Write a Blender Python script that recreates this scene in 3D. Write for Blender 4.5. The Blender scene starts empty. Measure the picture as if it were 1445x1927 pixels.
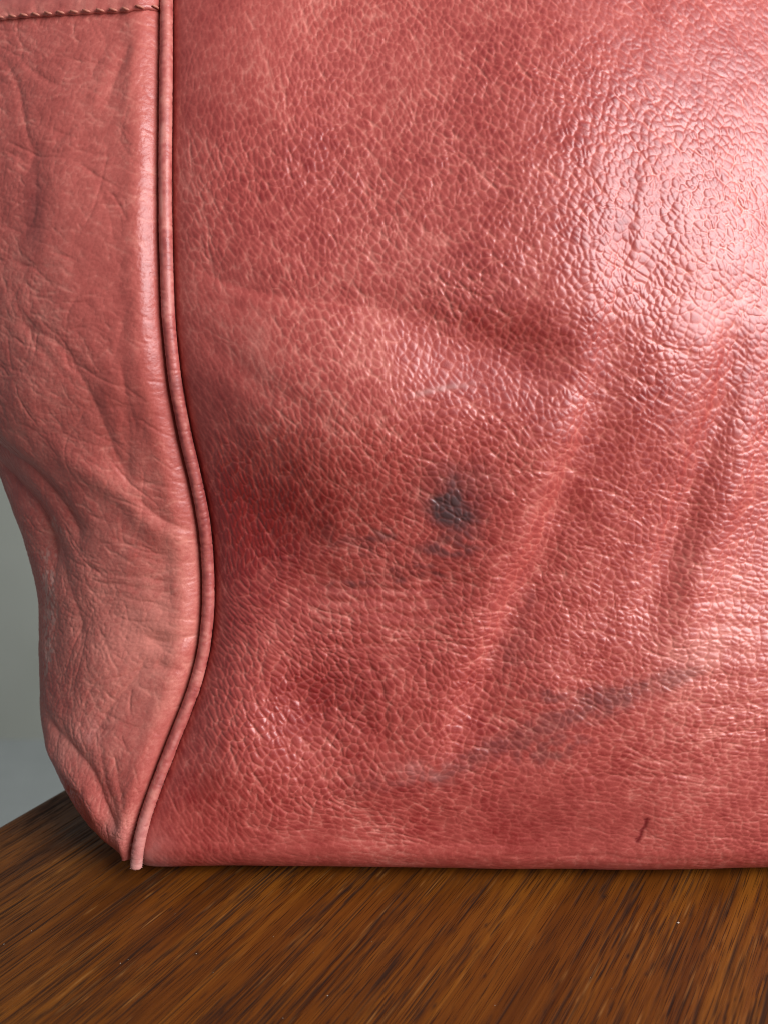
import bpy, math, random
import numpy as np

rng = np.random.default_rng(11)
random.seed(11)
sc = bpy.context.scene
col = sc.collection

# ------------------------------------------------------------------ camera
PW, PH, FPX = 1445.0, 1927.0, 1927.0        # photograph size and focal length, pixels
PITCH = math.radians(13.5)
CAM_H = 0.1876                                # metres above the table
CAM_D = 0.290                                 # metres in front of the bag
cam_d = bpy.data.cameras.new('camera')
cam_d.sensor_fit = 'VERTICAL'
cam_d.sensor_height = 36.0
cam_d.sensor_width = 36.0
cam_d.lens = 36.0 * FPX / PH
cam_d.clip_start = 0.005
cam_d.clip_end = 50.0
cam_d.dof.use_dof = True
cam_d.dof.focus_distance = 0.304
cam_d.dof.aperture_fstop = 14.0
cam = bpy.data.objects.new('camera', cam_d)
cam.location = (0.0, -CAM_D, CAM_H)
cam.rotation_euler = (math.pi / 2 - PITCH, 0.0, 0.0)
col.objects.link(cam)
sc.camera = cam

# ------------------------------------------------------------------ light: a room with one large window
world = bpy.data.worlds.new('World')
sc.world = world
world.use_nodes = True
wb = world.node_tree.nodes['Background']
wb.inputs[0].default_value = (0.90, 0.92, 1.0, 1)
wb.inputs[1].default_value = 0.21

def area_light(name, loc, target, sx, sy, power, colour):
    d = bpy.data.lights.new(name, 'AREA')
    d.shape = 'RECTANGLE'; d.size = sx; d.size_y = sy
    d.energy = power; d.color = colour
    o = bpy.data.objects.new(name, d)
    o.location = loc
    dx, dy, dz = (target[i] - loc[i] for i in range(3))
    o.rotation_euler = (math.atan2(math.hypot(dx, dy), -dz), 0, math.atan2(dy, dx) - math.pi / 2)
    col.objects.link(o)
    return o
area_light('window_light', (1.00, -0.88, 0.78), (0.02, 0.0, 0.13), 0.92, 1.22, 40.5, (0.99, 0.965, 1.0))

sc.view_settings.view_transform = 'Standard'
sc.view_settings.look = 'None'
sc.view_settings.gamma = 1.0
sc.view_settings.exposure = 0.0
sc.cycles.use_denoising = True
sc.cycles.filter_width = 0.95
sc.cycles.max_bounces = 6

# ------------------------------------------------------------------ numeric helpers (metres unless said otherwise)
CP, SP = math.cos(PITCH), math.sin(PITCH)
MM = 0.001

def unproject_y(u, v, y=0.0):
    """photo pixel -> (x, z) on the upright plane at depth y"""
    u = np.asarray(u, float); v = np.asarray(v, float)
    dx, dq, dy = (u - PW / 2), (PH / 2 - v), FPX
    wy = dy * CP + dq * SP
    wz = dq * CP - dy * SP
    t = (y + CAM_D) / wy
    return dx * t, CAM_H + wz * t

def unproject_z(u, v, z=0.0):
    dx, dq, dy = (u - PW / 2), (PH / 2 - v), FPX
    wy = dy * CP + dq * SP
    wz = dq * CP - dy * SP
    t = (z - CAM_H) / wz
    return dx * t, -CAM_D + wy * t

def project(P):
    x = P[..., 0]; y = P[..., 1] + CAM_D; z = P[..., 2] - CAM_H
    d = y * CP - z * SP
    q = y * SP + z * CP
    return PW / 2 + FPX * x / d, PH / 2 - FPX * q / d

def smooth_curve(pts, n=400):
    """Catmull-Rom through control points"""
    p = np.asarray(pts, float)
    p = np.vstack([2 * p[0] - p[1], p, 2 * p[-1] - p[-2]])
    out = []
    m = len(p) - 3
    k = max(2, n // m)
    for i in range(m):
        t = np.linspace(0, 1, k, endpoint=False)[:, None]
        a, b, c, d = p[i], p[i + 1], p[i + 2], p[i + 3]
        out.append(0.5 * (2 * b + (c - a) * t + (2 * a - 5 * b + 4 * c - d) * t ** 2 + (3 * b - a - 3 * c + d) * t ** 3))
    out.append(p[-2][None])
    return np.vstack(out)

def vnoise(x, y, seed):
    """smooth value noise, -1..1, at unit frequency"""
    r = np.random.default_rng(seed)
    T = r.uniform(-1, 1, (256, 256)).astype(np.float32)
    xi = np.floor(x).astype(np.int64); yi = np.floor(y).astype(np.int64)
    fx = (x - xi).astype(np.float32); fy = (y - yi).astype(np.float32)
    fx = fx * fx * fx * (fx * (fx * 6 - 15) + 10); fy = fy * fy * fy * (fy * (fy * 6 - 15) + 10)
    a = T[yi & 255, xi & 255]; b = T[yi & 255, (xi + 1) & 255]
    c = T[(yi + 1) & 255, xi & 255]; d = T[(yi + 1) & 255, (xi + 1) & 255]
    return (a + (b - a) * fx) * (1 - fy) + (c + (d - c) * fx) * fy

def fbm(x, y, seed, octv=3):
    s = 0; a = 1.0; n = 0
    for k in range(octv):
        s = s + a * vnoise(x * 2 ** k + 17.3 * k, y * 2 ** k - 9.1 * k, seed + k)
        n += a; a *= 0.5
    return s / n

def voronoi(p, q, seed, jit=0.9):
    r = np.random.default_rng(seed)
    JX = r.uniform(-.5, .5, (256, 256)).astype(np.float32) * jit
    JY = r.uniform(-.5, .5, (256, 256)).astype(np.float32) * jit
    ID = r.uniform(0, 1, (256, 256)).astype(np.float32)
    pi = np.floor(p).astype(np.int64); qi = np.floor(q).astype(np.int64)
    f1 = np.full(p.shape, 9.0, np.float32); f2 = f1.copy(); ident = np.zeros(p.shape, np.float32)
    for dj in (-1, 0, 1):
        for di in (-1, 0, 1):
            a = pi + di; b = qi + dj
            cx = a + .5 + JX[b & 255, a & 255]; cy = b + .5 + JY[b & 255, a & 255]
            d = np.sqrt((p - cx) ** 2 + (q - cy) ** 2).astype(np.float32)
            near = d < f1
            f2 = np.where(near, f1, np.minimum(f2, d))
            ident = np.where(near, ID[b & 255, a & 255], ident)
            f1 = np.where(near, d, f1)
    return f1, f2, ident

def blur(a, s):
    """separable gaussian, s in samples"""
    if s <= 0: return a
    n = max(1, int(math.ceil(3 * s)))
    k = np.exp(-0.5 * (np.arange(-n, n + 1) / s) ** 2); k /= k.sum()
    for ax in (0, 1):
        pad = [(0, 0), (0, 0)]; pad[ax] = (n, n)
        b = np.pad(a, pad, mode='edge')
        o = np.zeros_like(a)
        L = a.shape[ax]
        for i, w in enumerate(k):
            o += w * (b[i:i + L] if ax == 0 else b[:, i:i + L])
        a = o
    return a

def smooth01(t):
    t = np.clip(t, 0, 1)
    return t * t * (3 - 2 * t)

class Chart:
    """a flat map of a piece of leather, in millimetres, on which relief and dye are worked out"""
    def __init__(self, x0, x1, y0, y1, res, topx):
        self.x0, self.y0, self.res = x0, y0, res
        self.nx = int((x1 - x0) / res) + 1; self.ny = int((y1 - y0) / res) + 1
        self.X, self.Y = np.meshgrid(x0 + res * np.arange(self.nx), y0 + res * np.arange(self.ny))
        self.X = self.X.astype(np.float32); self.Y = self.Y.astype(np.float32)
        self.topx = topx                       # photo pixel -> chart mm
        self.wx = 2.2 * fbm(self.X / 14, self.Y / 14, 301, 2)
        self.wy = 2.2 * fbm(self.X / 14, self.Y / 14, 331, 2)
    cusp = False
    def zeros(self): return np.zeros((self.ny, self.nx), np.float32)
    def pts(self, poly): return np.array([self.topx(u, v) for u, v in poly], float)
    def dist(self, poly, n=40, wob=0.0, reach=25.0):
        """signed distance (left of the direction of travel positive) and position 0..1 along the curve; far pixels read as far"""
        c = smooth_curve(self.pts(poly), n)
        m = len(c) - 1
        i0, j0 = (np.floor((c.min(0) - reach - (self.x0, self.y0)) / self.res)).astype(int)
        i1, j1 = (np.ceil((c.max(0) + reach - (self.x0, self.y0)) / self.res)).astype(int)
        i0, j0 = max(i0, 0), max(j0, 0); i1, j1 = min(i1, self.nx), min(j1, self.ny)
        W = (slice(j0, max(j1, j0 + 1)), slice(i0, max(i1, i0 + 1)))
        D_ = np.full((self.ny, self.nx), 1e4, np.float32); T_ = self.zeros()
        X, Y = self.X[W], self.Y[W]
        if X.size == 0: return D_, T_
        if wob:
            X = X + wob * self.wx[W]; Y = Y + wob * self.wy[W]
        best = np.full(X.shape, 1e9, np.float32); sd = best.copy(); tt = np.zeros(X.shape, np.float32)
        for i in range(m):
            ax, ay = c[i]; ex, ey = c[i + 1] - c[i]
            L2 = ex * ex + ey * ey + 1e-9
            dx = X - np.float32(ax); dy = Y - np.float32(ay)
            t = np.clip((dx * np.float32(ex) + dy * np.float32(ey)) / np.float32(L2), 0, 1)
            cr = np.float32(ex) * dy - np.float32(ey) * dx
            dx = dx - t * np.float32(ex); dy = dy - t * np.float32(ey)
            d = dx * dx + dy * dy
            k = d < best
            best = np.where(k, d, best); sd = np.where(k, cr, sd); tt = np.where(k, (i + t) / m, tt)
        D_[W] = np.sqrt(best) * np.where(sd < 0, -1, 1); T_[W] = tt
        return D_, T_
    def fold(self, poly, amp, w, kind='groove', taper=0.25, wob=0.35, skew=1.0):
        """one crease or ridge, amp and w in mm; skew > 1 widens the left side"""
        d, t = self.dist(poly, n=24, wob=wob, reach=w * max(skew, 1) * 3 + 5)
        e = smooth01(t / taper) * smooth01((1 - t) / taper)
        ww = np.where(d > 0, w * skew, w)
        soft = np.exp(-np.minimum((d / (1.25 * ww)) ** 2, 80))
        if amp > 0 or not self.cusp: return (amp * e * soft).astype(np.float32)
        return (amp * e * (0.55 * soft + 0.45 * np.exp(-np.minimum(np.abs(d) / (0.45 * ww), 80)))).astype(np.float32)
    def blob(self, u, v, ru, rv, amp, rot=0.0, scale=0.155):
        cx, cy = self.topx(u, v)
        c, s = math.cos(math.radians(rot)), math.sin(math.radians(rot))
        dx, dy = self.X - cx, self.Y - cy
        p = (dx * c + dy * s) / (ru * scale); q = (-dx * s + dy * c) / (rv * scale)
        return (amp * np.exp(-(p * p + q * q))).astype(np.float32)
    def spread(self, ctrl, radius):
        """blend values given at photo pixels over the chart"""
        num = 0; den = 1e-9
        for u, v, *val in ctrl:
            cx, cy = self.topx(u, v)
            w = np.exp(-((self.X - cx) ** 2 + (self.Y - cy) ** 2) / (radius * radius)) + 1e-6
            num = num + np.asarray(val, np.float32)[:, None, None] * w; den = den + w
        return num / den
    def direction(self, ctrl, radius):
        a = [(u, v, math.cos(2 * math.radians(-g)), math.sin(2 * math.radians(-g))) for u, v, g in ctrl]
        f = self.spread(a, radius)
        return 0.5 * np.arctan2(f[1], f[0])
    def flow(self, ang, k=4):
        """two curved coordinates (mm) running along and across a direction field: least squares fit of their gradients"""
        a = ang[::k, ::k]; h = self.res * k
        def fit(gx, gy):
            gx = 0.5 * (gx[:, 1:] + gx[:, :-1]) * h; gy = 0.5 * (gy[1:] + gy[:-1]) * h
            b = np.zeros(a.shape); b[:, :-1] -= gx; b[:, 1:] += gx; b[:-1] -= gy; b[1:] += gy
            e = np.concatenate([b, b[::-1]], 0); e = np.concatenate([e, e[:, ::-1]], 1)
            F = np.fft.fft2(e)
            wy = 2 - 2 * np.cos(2 * math.pi * np.fft.fftfreq(e.shape[0])); wx = 2 - 2 * np.cos(2 * math.pi * np.fft.fftfreq(e.shape[1]))
            w = wy[:, None] + wx[None]; w[0, 0] = 1; F[0, 0] = 0
            return np.real(np.fft.ifft2(F / w))[:a.shape[0], :a.shape[1]]
        p = fit(np.cos(a), np.sin(a)); q = fit(-np.sin(a), np.cos(a))
        yi = np.clip(np.arange(self.ny) / k, 0, a.shape[0] - 1.001); xi = np.clip(np.arange(self.nx) / k, 0, a.shape[1] - 1.001)
        y0 = yi.astype(int); x0 = xi.astype(int); fy = (yi - y0)[:, None]; fx = (xi - x0)[None]
        def up(m):
            m0 = m[y0]; m1 = m[y0 + 1]
            r = m0 * (1 - fy) + m1 * fy
            return (r[:, x0] * (1 - fx) + r[:, x0 + 1] * fx).astype(np.float32)
        return up(p), up(q)
    def strokes(self, n, ang, spread_deg, lmin, lmax, dmin, dmax, turn=0.0, wander=0.10, dens=None, seed=0):
        """thousands of short creases following a direction field, scratched into the chart"""
        r = np.random.default_rng(seed)
        x = r.uniform(0, self.nx - 1, n); y = r.uniform(0, self.ny - 1, n)
        if dens is not None:
            keep = r.uniform(0, 1, n) < dens[y.astype(int), x.astype(int)]
            x, y = x[keep], y[keep]; n = len(x)
        L = (lmin + (lmax - lmin) * r.uniform(0, 1, n) ** 2.2) / self.res
        dep = dmin + (dmax - dmin) * r.uniform(0, 1, n) ** 1.5
        off = np.radians(r.normal(0, spread_deg, n)) + math.radians(turn)
        hd = np.zeros(n); out = self.zeros()
        step = 0.7; K = int(L.max() / step)
        for k in range(K):
            live = (k * step < L) & (x > 1) & (y > 1) & (x < self.nx - 3) & (y < self.ny - 3)
            if not live.any(): break
            xi = x[live].astype(int); yi = y[live].astype(int)
            fx = x[live] - xi; fy = y[live] - yi
            tt = k * step / L[live]
            w = dep[live] * np.minimum(1, 3.2 * np.minimum(tt + 0.04, 1 - tt + 0.04))
            np.add.at(out, (yi, xi), w * (1 - fx) * (1 - fy)); np.add.at(out, (yi, xi + 1), w * fx * (1 - fy))
            np.add.at(out, (yi + 1, xi), w * (1 - fx) * fy); np.add.at(out, (yi + 1, xi + 1), w * fx * fy)
            a = ang[np.clip(y.astype(int), 0, self.ny - 1), np.clip(x.astype(int), 0, self.nx - 1)] + off + hd
            x = x + step * np.cos(a); y = y + step * np.sin(a)
            hd = hd * 0.985 + r.normal(0, wander, n)
        return out
    def sample(self, img, x, y):
        w = (self.nx - 1.01) * self.res; h = (self.ny - 1.01) * self.res
        x = self.x0 + (w - np.abs(np.clip(x - self.x0, 0, 2 * w) - w)); y = self.y0 + (h - np.abs(np.clip(y - self.y0, 0, 2 * h) - h))
        fx = np.clip((x - self.x0) / self.res, 0, self.nx - 1.001); fy = np.clip((y - self.y0) / self.res, 0, self.ny - 1.001)
        xi = fx.astype(int); yi = fy.astype(int); fx = fx - xi; fy = fy - yi
        return (img[yi, xi] * (1 - fx) * (1 - fy) + img[yi, xi + 1] * fx * (1 - fy)
                + img[yi + 1, xi] * (1 - fx) * fy + img[yi + 1, xi + 1] * fx * fy)

def grid_mesh(name, P, attrs, mat, parent, flip=False):
    """P is rows x columns x 3"""
    r, c = P.shape[:2]
    me = bpy.data.meshes.new(name)
    me.vertices.add(r * c)
    me.vertices.foreach_set('co', P.reshape(-1).astype(np.float32))
    i = np.arange(r * c).reshape(r, c)
    q = np.stack([i[:-1, :-1], i[:-1, 1:], i[1:, 1:], i[1:, :-1]], -1).reshape(-1, 4)
    if flip: q = q[:, ::-1]
    nf = len(q)
    me.loops.add(nf * 4); me.loops.foreach_set('vertex_index', q.reshape(-1).astype(np.int32))
    me.polygons.add(nf)
    me.polygons.foreach_set('loop_start', np.arange(0, nf * 4, 4, dtype=np.int32))
    me.polygons.foreach_set('use_smooth', np.ones(nf, bool))
    me.update(calc_edges=True)
    for k, a in attrs.items():
        at = me.attributes.new(k, 'FLOAT', 'POINT')
        at.data.foreach_set('value', np.ascontiguousarray(a, np.float32).reshape(-1))
    me.materials.append(mat)
    o = bpy.data.objects.new(name, me)
    col.objects.link(o)
    o.parent = parent
    return o

def empty(name, loc, label=None, cat=None):
    o = bpy.data.objects.new(name, None)
    o.location = loc; o.empty_display_size = 0.02
    if label: o['label'] = label
    if cat: o['category'] = cat
    col.objects.link(o)
    return o

# ------------------------------------------------------------------ materials
class NT:
    def __init__(self, name):
        self.m = bpy.data.materials.new(name); self.m.use_nodes = True
        self.t = self.m.node_tree; self.b = self.t.nodes['Principled BSDF']
    def n(self, kind, **kw):
        x = self.t.nodes.new(kind)
        for k, v in kw.items(): setattr(x, k, v)
        return x
    def link(self, a, b): self.t.links.new(a, b)
    def put(self, sock, v):
        if hasattr(v, 'is_linked') or hasattr(v, 'links'): self.link(v, sock)
        else: sock.default_value = v
    def math(self, op, a, b=0.0, clamp=False):
        x = self.n('ShaderNodeMath', operation=op, use_clamp=clamp)
        self.put(x.inputs[0], a); self.put(x.inputs[1], b)
        return x.outputs[0]
    def mix(self, f, a, b, blend='MIX'):
        x = self.n('ShaderNodeMix', data_type='RGBA', blend_type=blend, clamp_factor=True)
        self.put(x.inputs[0], f)
        for s, v in ((x.inputs[6], a), (x.inputs[7], b)):
            if isinstance(v, tuple): s.default_value = (*v, 1)
            else: self.link(v, s)
        return x.outputs[2]
    def attr(self, name): return self.n('ShaderNodeAttribute', attribute_name=name).outputs['Fac']
    def ramp(self, fac, stops, ease='LINEAR'):
        x = self.n('ShaderNodeValToRGB'); cr = x.color_ramp; cr.interpolation = ease
        while len(cr.elements) < len(stops): cr.elements.new(0.5)
        for e, (p, c) in zip(cr.elements, stops):
            e.position = p; e.color = (*c, 1) if len(c) == 3 else c
        self.link(fac, x.inputs[0]); return x.outputs[0]
    def noise(self, vec, scale, detail=3, rough=0.5, dist=0.0):
        x = self.n('ShaderNodeTexNoise'); x.inputs['Scale'].default_value = scale
        x.inputs['Detail'].default_value = detail; x.inputs['Roughness'].default_value = rough
        x.inputs['Distortion'].default_value = dist
        self.link(vec, x.inputs['Vector']); return x.outputs['Fac']
    def objco(self): return self.n('ShaderNodeTexCoord').outputs['Object']
    def bump(self, h, strength, dist, normal=None):
        x = self.n('ShaderNodeBump'); x.inputs['Strength'].default_value = strength
        x.inputs['Distance'].default_value = dist
        self.link(h, x.inputs['Height'])
        if normal is not None: self.link(normal, x.inputs['Normal'])
        return x.outputs[0]

def leather(name, mid, deep, pale, rough=0.36, fine=1.0, spec=0.5):
    k = NT(name)
    co = k.objco()
    tone = k.attr('tone')                     # dye depth with any painted light and shade, 0 deep .. 1 pale
    mott = k.noise(co, 260.0, 4, 0.6)
    fine_n = k.noise(co, 1500.0, 3, 0.65)
    t = k.math('ADD', tone, k.math('MULTIPLY', k.math('SUBTRACT', mott, 0.5), 0.55))
    t = k.math('ADD', t, k.math('MULTIPLY', k.math('SUBTRACT', fine_n, 0.5), 0.35), True)
    c = k.ramp(t, [(0.0, deep), (0.5, mid), (1.0, pale)])
    c = k.mix(k.attr('wear'), c, (0.58, 0.27, 0.235))
    c = k.mix(k.attr('chalk'), c, (0.60, 0.44, 0.37))
    c = k.mix(k.attr('stain'), c, (0.050, 0.038, 0.040))
    c = k.mix(k.attr('tear'), c, (0.17, 0.008, 0.010))
    k.link(c, k.b.inputs['Base Color'])
    r = k.math('ADD', rough, k.math('MULTIPLY', k.math('SUBTRACT', k.noise(co, 90.0, 4), 0.5), 0.20))
    r = k.math('ADD', r, k.math('MULTIPLY', k.attr('wear'), 0.25))
    r = k.math('ADD', r, k.math('MULTIPLY', k.attr('matte'), 0.35), True)
    k.link(r, k.b.inputs['Roughness'])
    k.b.inputs['Specular IOR Level'].default_value = spec
    h = k.math('ADD', fine_n, k.math('MULTIPLY', k.noise(co, 3200.0, 2), 0.5))
    k.link(k.bump(h, 0.55 * fine, 0.00012), k.b.inputs['Normal'])
    return k.m

M_PANEL = leather('red_pebbled_leather', (0.435, 0.080, 0.063), (0.25, 0.020, 0.0185), (0.64, 0.205, 0.158), rough=0.385, fine=0.4, spec=0.8)
M_GUSSET = leather('red_smooth_leather', (0.44, 0.104, 0.083), (0.29, 0.048, 0.040), (0.60, 0.205, 0.158), rough=0.34)
M_PIPING = leather('red_piping_leather', (0.40, 0.085, 0.070), (0.24, 0.028, 0.027), (0.55, 0.185, 0.145), rough=0.38)
M_BACK = leather('red_leather_plain', (0.42, 0.085, 0.075), (0.28, 0.035, 0.033), (0.55, 0.15, 0.12), rough=0.42)
kt = NT('red_thread')
kt.b.inputs['Base Color'].default_value = (0.46, 0.16, 0.11, 1); kt.b.inputs['Roughness'].default_value = 0.6
M_THREAD = kt.m

# ------------------------------------------------------------------ setting: wall behind
def box_mesh(name, lo, hi, mat, parent=None):
    x0, y0, z0 = lo; x1, y1, z1 = hi
    v = [(x0, y0, z0), (x1, y0, z0), (x1, y1, z0), (x0, y1, z0), (x0, y0, z1), (x1, y0, z1), (x1, y1, z1), (x0, y1, z1)]
    f = [(0, 3, 2, 1), (4, 5, 6, 7), (0, 1, 5, 4), (1, 2, 6, 5), (2, 3, 7, 6), (3, 0, 4, 7)]
    me = bpy.data.meshes.new(name); me.from_pydata(v, [], f); me.update()
    me.materials.append(mat)
    o = bpy.data.objects.new(name, me); col.objects.link(o); o.parent = parent
    return o
kw = NT('grey_green_paint')
c = kw.ramp(kw.noise(kw.objco(), 3.0, 2), [(0.3, (0.42, 0.44, 0.37)), (0.7, (0.49, 0.51, 0.44))])
kw.link(c, kw.b.inputs['Base Color']); kw.b.inputs['Roughness'].default_value = 0.85
wall = box_mesh('wall', (-3.0, 1.63, -0.754), (3.0, 1.70, 1.8), kw.m)
wall['kind'] = 'structure'
kfl = NT('pale_grey_floor')
kfl.link(kfl.ramp(kfl.noise(kfl.objco(), 6.0, 4), [(0.3, (0.50, 0.545, 0.525)), (0.7, (0.60, 0.645, 0.625))]), kfl.b.inputs['Base Color'])
kfl.b.inputs['Roughness'].default_value = 0.6
floor = box_mesh('floor', (-3.0, -2.0, -0.80), (3.0, 1.63, -0.75), kfl.m)
floor['kind'] = 'structure'

# ------------------------------------------------------------------ table
vp = np.array([(1830 - PW / 2), FPX * CP + (PH / 2 - 500) * SP])          # where the grain lines run together
gd = vp / np.linalg.norm(vp)
mid = np.array(unproject_z(54, 1517))
ang = math.atan2(gd[1], gd[0])
def wood():
    k = NT('dark_open_grained_wood')
    co = k.objco()                            # x runs along the grain
    m = k.n('ShaderNodeMapping'); m.inputs['Scale'].default_value = (40, 1500, 1.0); k.link(co, m.inputs['Vector'])
    fibre = k.noise(m.outputs[0], 1.0, 3, 0.6)
    t = k.math('ADD', k.attr('tone'), k.math('MULTIPLY', k.math('SUBTRACT', fibre, 0.5), 0.42), True)
    c = k.ramp(t, [(0.0, (0.046, 0.011, 0.0012)), (0.5, (0.140, 0.041, 0.0034)), (1.0, (0.27, 0.096, 0.0090))])
    c = k.mix(k.attr('gold'), c, (0.36, 0.17, 0.045))
    m2 = k.n('ShaderNodeMapping'); m2.inputs['Scale'].default_value = (55, 3300, 1.0); k.link(co, m2.inputs['Vector'])
    hair = k.ramp(k.noise(m2.outputs[0], 1.0, 1, 0.4), [(0.37, (1, 1, 1)), (0.42, (0, 0, 0))])
    c = k.mix(k.math('MULTIPLY', hair, 0.72), c, (0.022, 0.007, 0.0018))
    c = k.mix(k.attr('pore'), c, (0.014, 0.0048, 0.0016))
    k.link(c, k.b.inputs['Base Color'])
    r = k.math('ADD', 0.34, k.math('MULTIPLY', k.noise(co, 55.0, 4), 0.22))
    r = k.math('ADD', r, k.math('MULTIPLY', k.attr('pore'), 0.35), True)
    k.link(r, k.b.inputs['Roughness'])
    k.b.inputs['Specular IOR Level'].default_value = 0.28
    k.link(k.bump(fibre, 0.5, 0.00012), k.b.inputs['Normal'])
    return k.m
def to_table(u, v):
    x, y = unproject_z(u, v)
    dx, dy = x - mid[0], y - mid[1]
    return (dx * gd[0] + dy * gd[1]) / MM, -(-dx * gd[1] + dy * gd[0]) / MM      # along the grain, in from the edge
corners = np.array([to_table(u, v) for u, v in [(-20, 1947), (1465, 1947), (1465, 1600), (-20, 1540), (300, 1560)]])
SQ = 4.0                                       # the chart is squeezed along the grain
xa, xb = corners[:, 0].min() - 45, corners[:, 0].max() + 20
yb = corners[:, 1].max() + 40
wc = Chart(xa / SQ, xb / SQ, 0.0, yb, 0.25, lambda u, v: (to_table(u, v)[0] / SQ, to_table(u, v)[1]))
WX, WY = wc.X, wc.Y
wang = 0.05 * fbm(WX / 14, WY / 30, 801, 2)
dens = np.clip(0.45 + 0.75 * fbm(WX / 25, WY / 9, 805, 3), 0.06, 1)
V1 = wc.strokes(8000, wang, 0.7, 1.0, 11.0, 0.25, 1.0, wander=0.006, dens=dens, seed=81)
V2 = wc.strokes(18000, wang, 1.0, 0.4, 2.6, 0.2, 0.7, wander=0.008, dens=dens, seed=82)
V3 = wc.strokes(2200, wang, 1.0, 0.8, 5.0, 0.3, 1.0, wander=0.006, dens=dens, seed=83)
def blur_y(a, s_):                              # across the grain only
    k_ = np.exp(-0.5 * (np.arange(-3, 4) / s_) ** 2); k_ /= k_.sum()
    b_ = np.pad(a, ((3, 3), (0, 0)), mode='edge')
    return sum(w_ * b_[i_:i_ + a.shape[0]] for i_, w_ in enumerate(k_))
pore = np.clip(blur_y(V1, 0.5) * 1.15 + blur_y(V2, 0.5) * 0.8, 0, 0.85)
gold = np.clip(blur_y(V3, 0.55) * 1.2, 0, 0.55) * np.clip(fbm(WX / 3, WY / 4, 811, 2) + 0.45, 0, 1)
wtone = 0.47 + 0.30 * fbm(WX / 22, WY / 9, 821, 3) + 0.20 * fbm(WX / 16, WY / 1.6, 825, 3)
for u, v, r_ in [(1135, 1687, 1.2), (682, 1668, 1.0), (1100, 1668, .6), (912, 1742, .6), (1218, 1832, .9), (370, 1795, 1.1), (415, 1908, 1.3), (460, 1762, .6), (912, 1835, .7), (815, 1895, .8), (620, 1922, .9), (1180, 1800, .7), (320, 1712, .7)]:
    cx_, cy_ = to_table(u, v)
    rr_ = np.sqrt(((WX * SQ - cx_) / 1.7) ** 2 + (WY - cy_) ** 2) + 0.35 * fbm(WX * SQ / 1.2, WY / 1.2, 831, 2)
    pore = np.maximum(pore, 0.9 * np.clip(1.4 - rr_ / (0.62 * r_), 0, 1))
TL, TW, TT, R_ = 1.1, 0.75, 0.030, 0.004
gx_ax = np.concatenate([np.arange(-560, xa, 30.0), np.arange(xa, xb, 1.7), np.arange(xb, max(xb + 31, 300), 30.0)])
et = np.linspace(0, math.pi / 2, 8)
rows = [(0.0, -TT / MM)] + [((R_ - R_ * math.cos(a)) / MM, (-R_ + R_ * math.sin(a)) / MM) for a in et[:-1]]
rows += [(y, 0.0) for y in np.arange(R_ / MM, yb, 0.26)] + [(y, 0.0) for y in np.arange(yb + 10, TW / MM - R_ / MM, 40.0)]
rows += [(TW / MM - (R_ - R_ * math.cos(a)) / MM, (-R_ + R_ * math.sin(a)) / MM) for a in et[::-1]] + [(TW / MM, -TT / MM), (0.0, -TT / MM)]
rows = np.array(rows)
TX, TI = np.meshgrid(gx_ax, np.arange(len(rows)))
TY = rows[TI, 0]; TZ = rows[TI, 1]
inside = ((TZ > -0.01) & (TX >= xa) & (TX <= xb) & (TY < yb)).astype(float)
sp = wc.sample(pore.astype(np.float32), TX / SQ, TY) * inside
TZ = TZ - 0.13 * sp + 0.05 * wc.sample(fbm(WX / 16, WY / 1.6, 825, 3), TX / SQ, TY) * inside
table = grid_mesh('table_top', np.stack([TX, -TY, TZ], -1) * MM, {'pore': sp, 'gold': wc.sample(gold.astype(np.float32), TX / SQ, TY) * inside,
                  'tone': wc.sample(wtone.astype(np.float32), TX / SQ, TY) * inside + 0.47 * (1 - inside)}, wood(), None, flip=True)
table.rotation_euler = (0, 0, ang)
table.location = (mid[0], mid[1], 0)
table['label'] = 'dark brown open-grained wooden table top under the bag'
table['category'] = 'table'

# ------------------------------------------------------------------ bag: the seam line shared by front, gusset and piping
bag = empty('leather_bag', (0.0, 0.03, 0.0), 'worn red pebbled leather bag with piped seam, dark ink stains and creases', 'bag')
BAG = np.array(bag.location)
seam_px = [(318, -330), (316, -160), (315, 0), (314, 130), (313, 260), (313, 400), (315, 500), (319, 600), (329, 700), (346, 800),
           (369, 900), (385, 980), (392, 1060), (393, 1140), (385, 1220), (364, 1300), (333, 1380), (302, 1460), (277, 1530),
           (262, 1590), (257, 1638), (256, 1662)]
# how far the seam is pinched in (mm behind the plane y = 0)
seam_in = [(-330, 3), (0, 2.5), (400, 2), (700, 3), (900, 6), (1060, 8), (1200, 6), (1350, 2), (1500, -3.0), (1600, -6), (1665, -6)]
def lean(z):
    """the upper part of the slouched bag falls back, mm (z in mm)"""
    return 0.0025 * np.clip(np.asarray(z) - 149, 0, 160) ** 2
sv = np.array([p[1] for p in seam_px], float)
syi = np.interp(sv, [p[0] for p in seam_in], [p[1] for p in seam_in]) * MM
pin = syi.copy()
for _ in range(8):
    sxw, szw = zip(*[unproject_y(u, v, y) for (u, v), y in zip(seam_px, syi)])
    syi = pin + lean(np.array(szw) / MM) * MM
seam = smooth_curve(np.stack([sxw, syi, szw], 1), 1200)          # top to bottom
so = np.argsort(seam[:, 2])
SZ, SX, SY = seam[so, 2], seam[so, 0], seam[so, 1]
def seam_x(z): return np.interp(z, SZ, SX)
def seam_y(z): return np.interp(z, SZ, SY)

PIPE_R = 1.88 * MM

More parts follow.
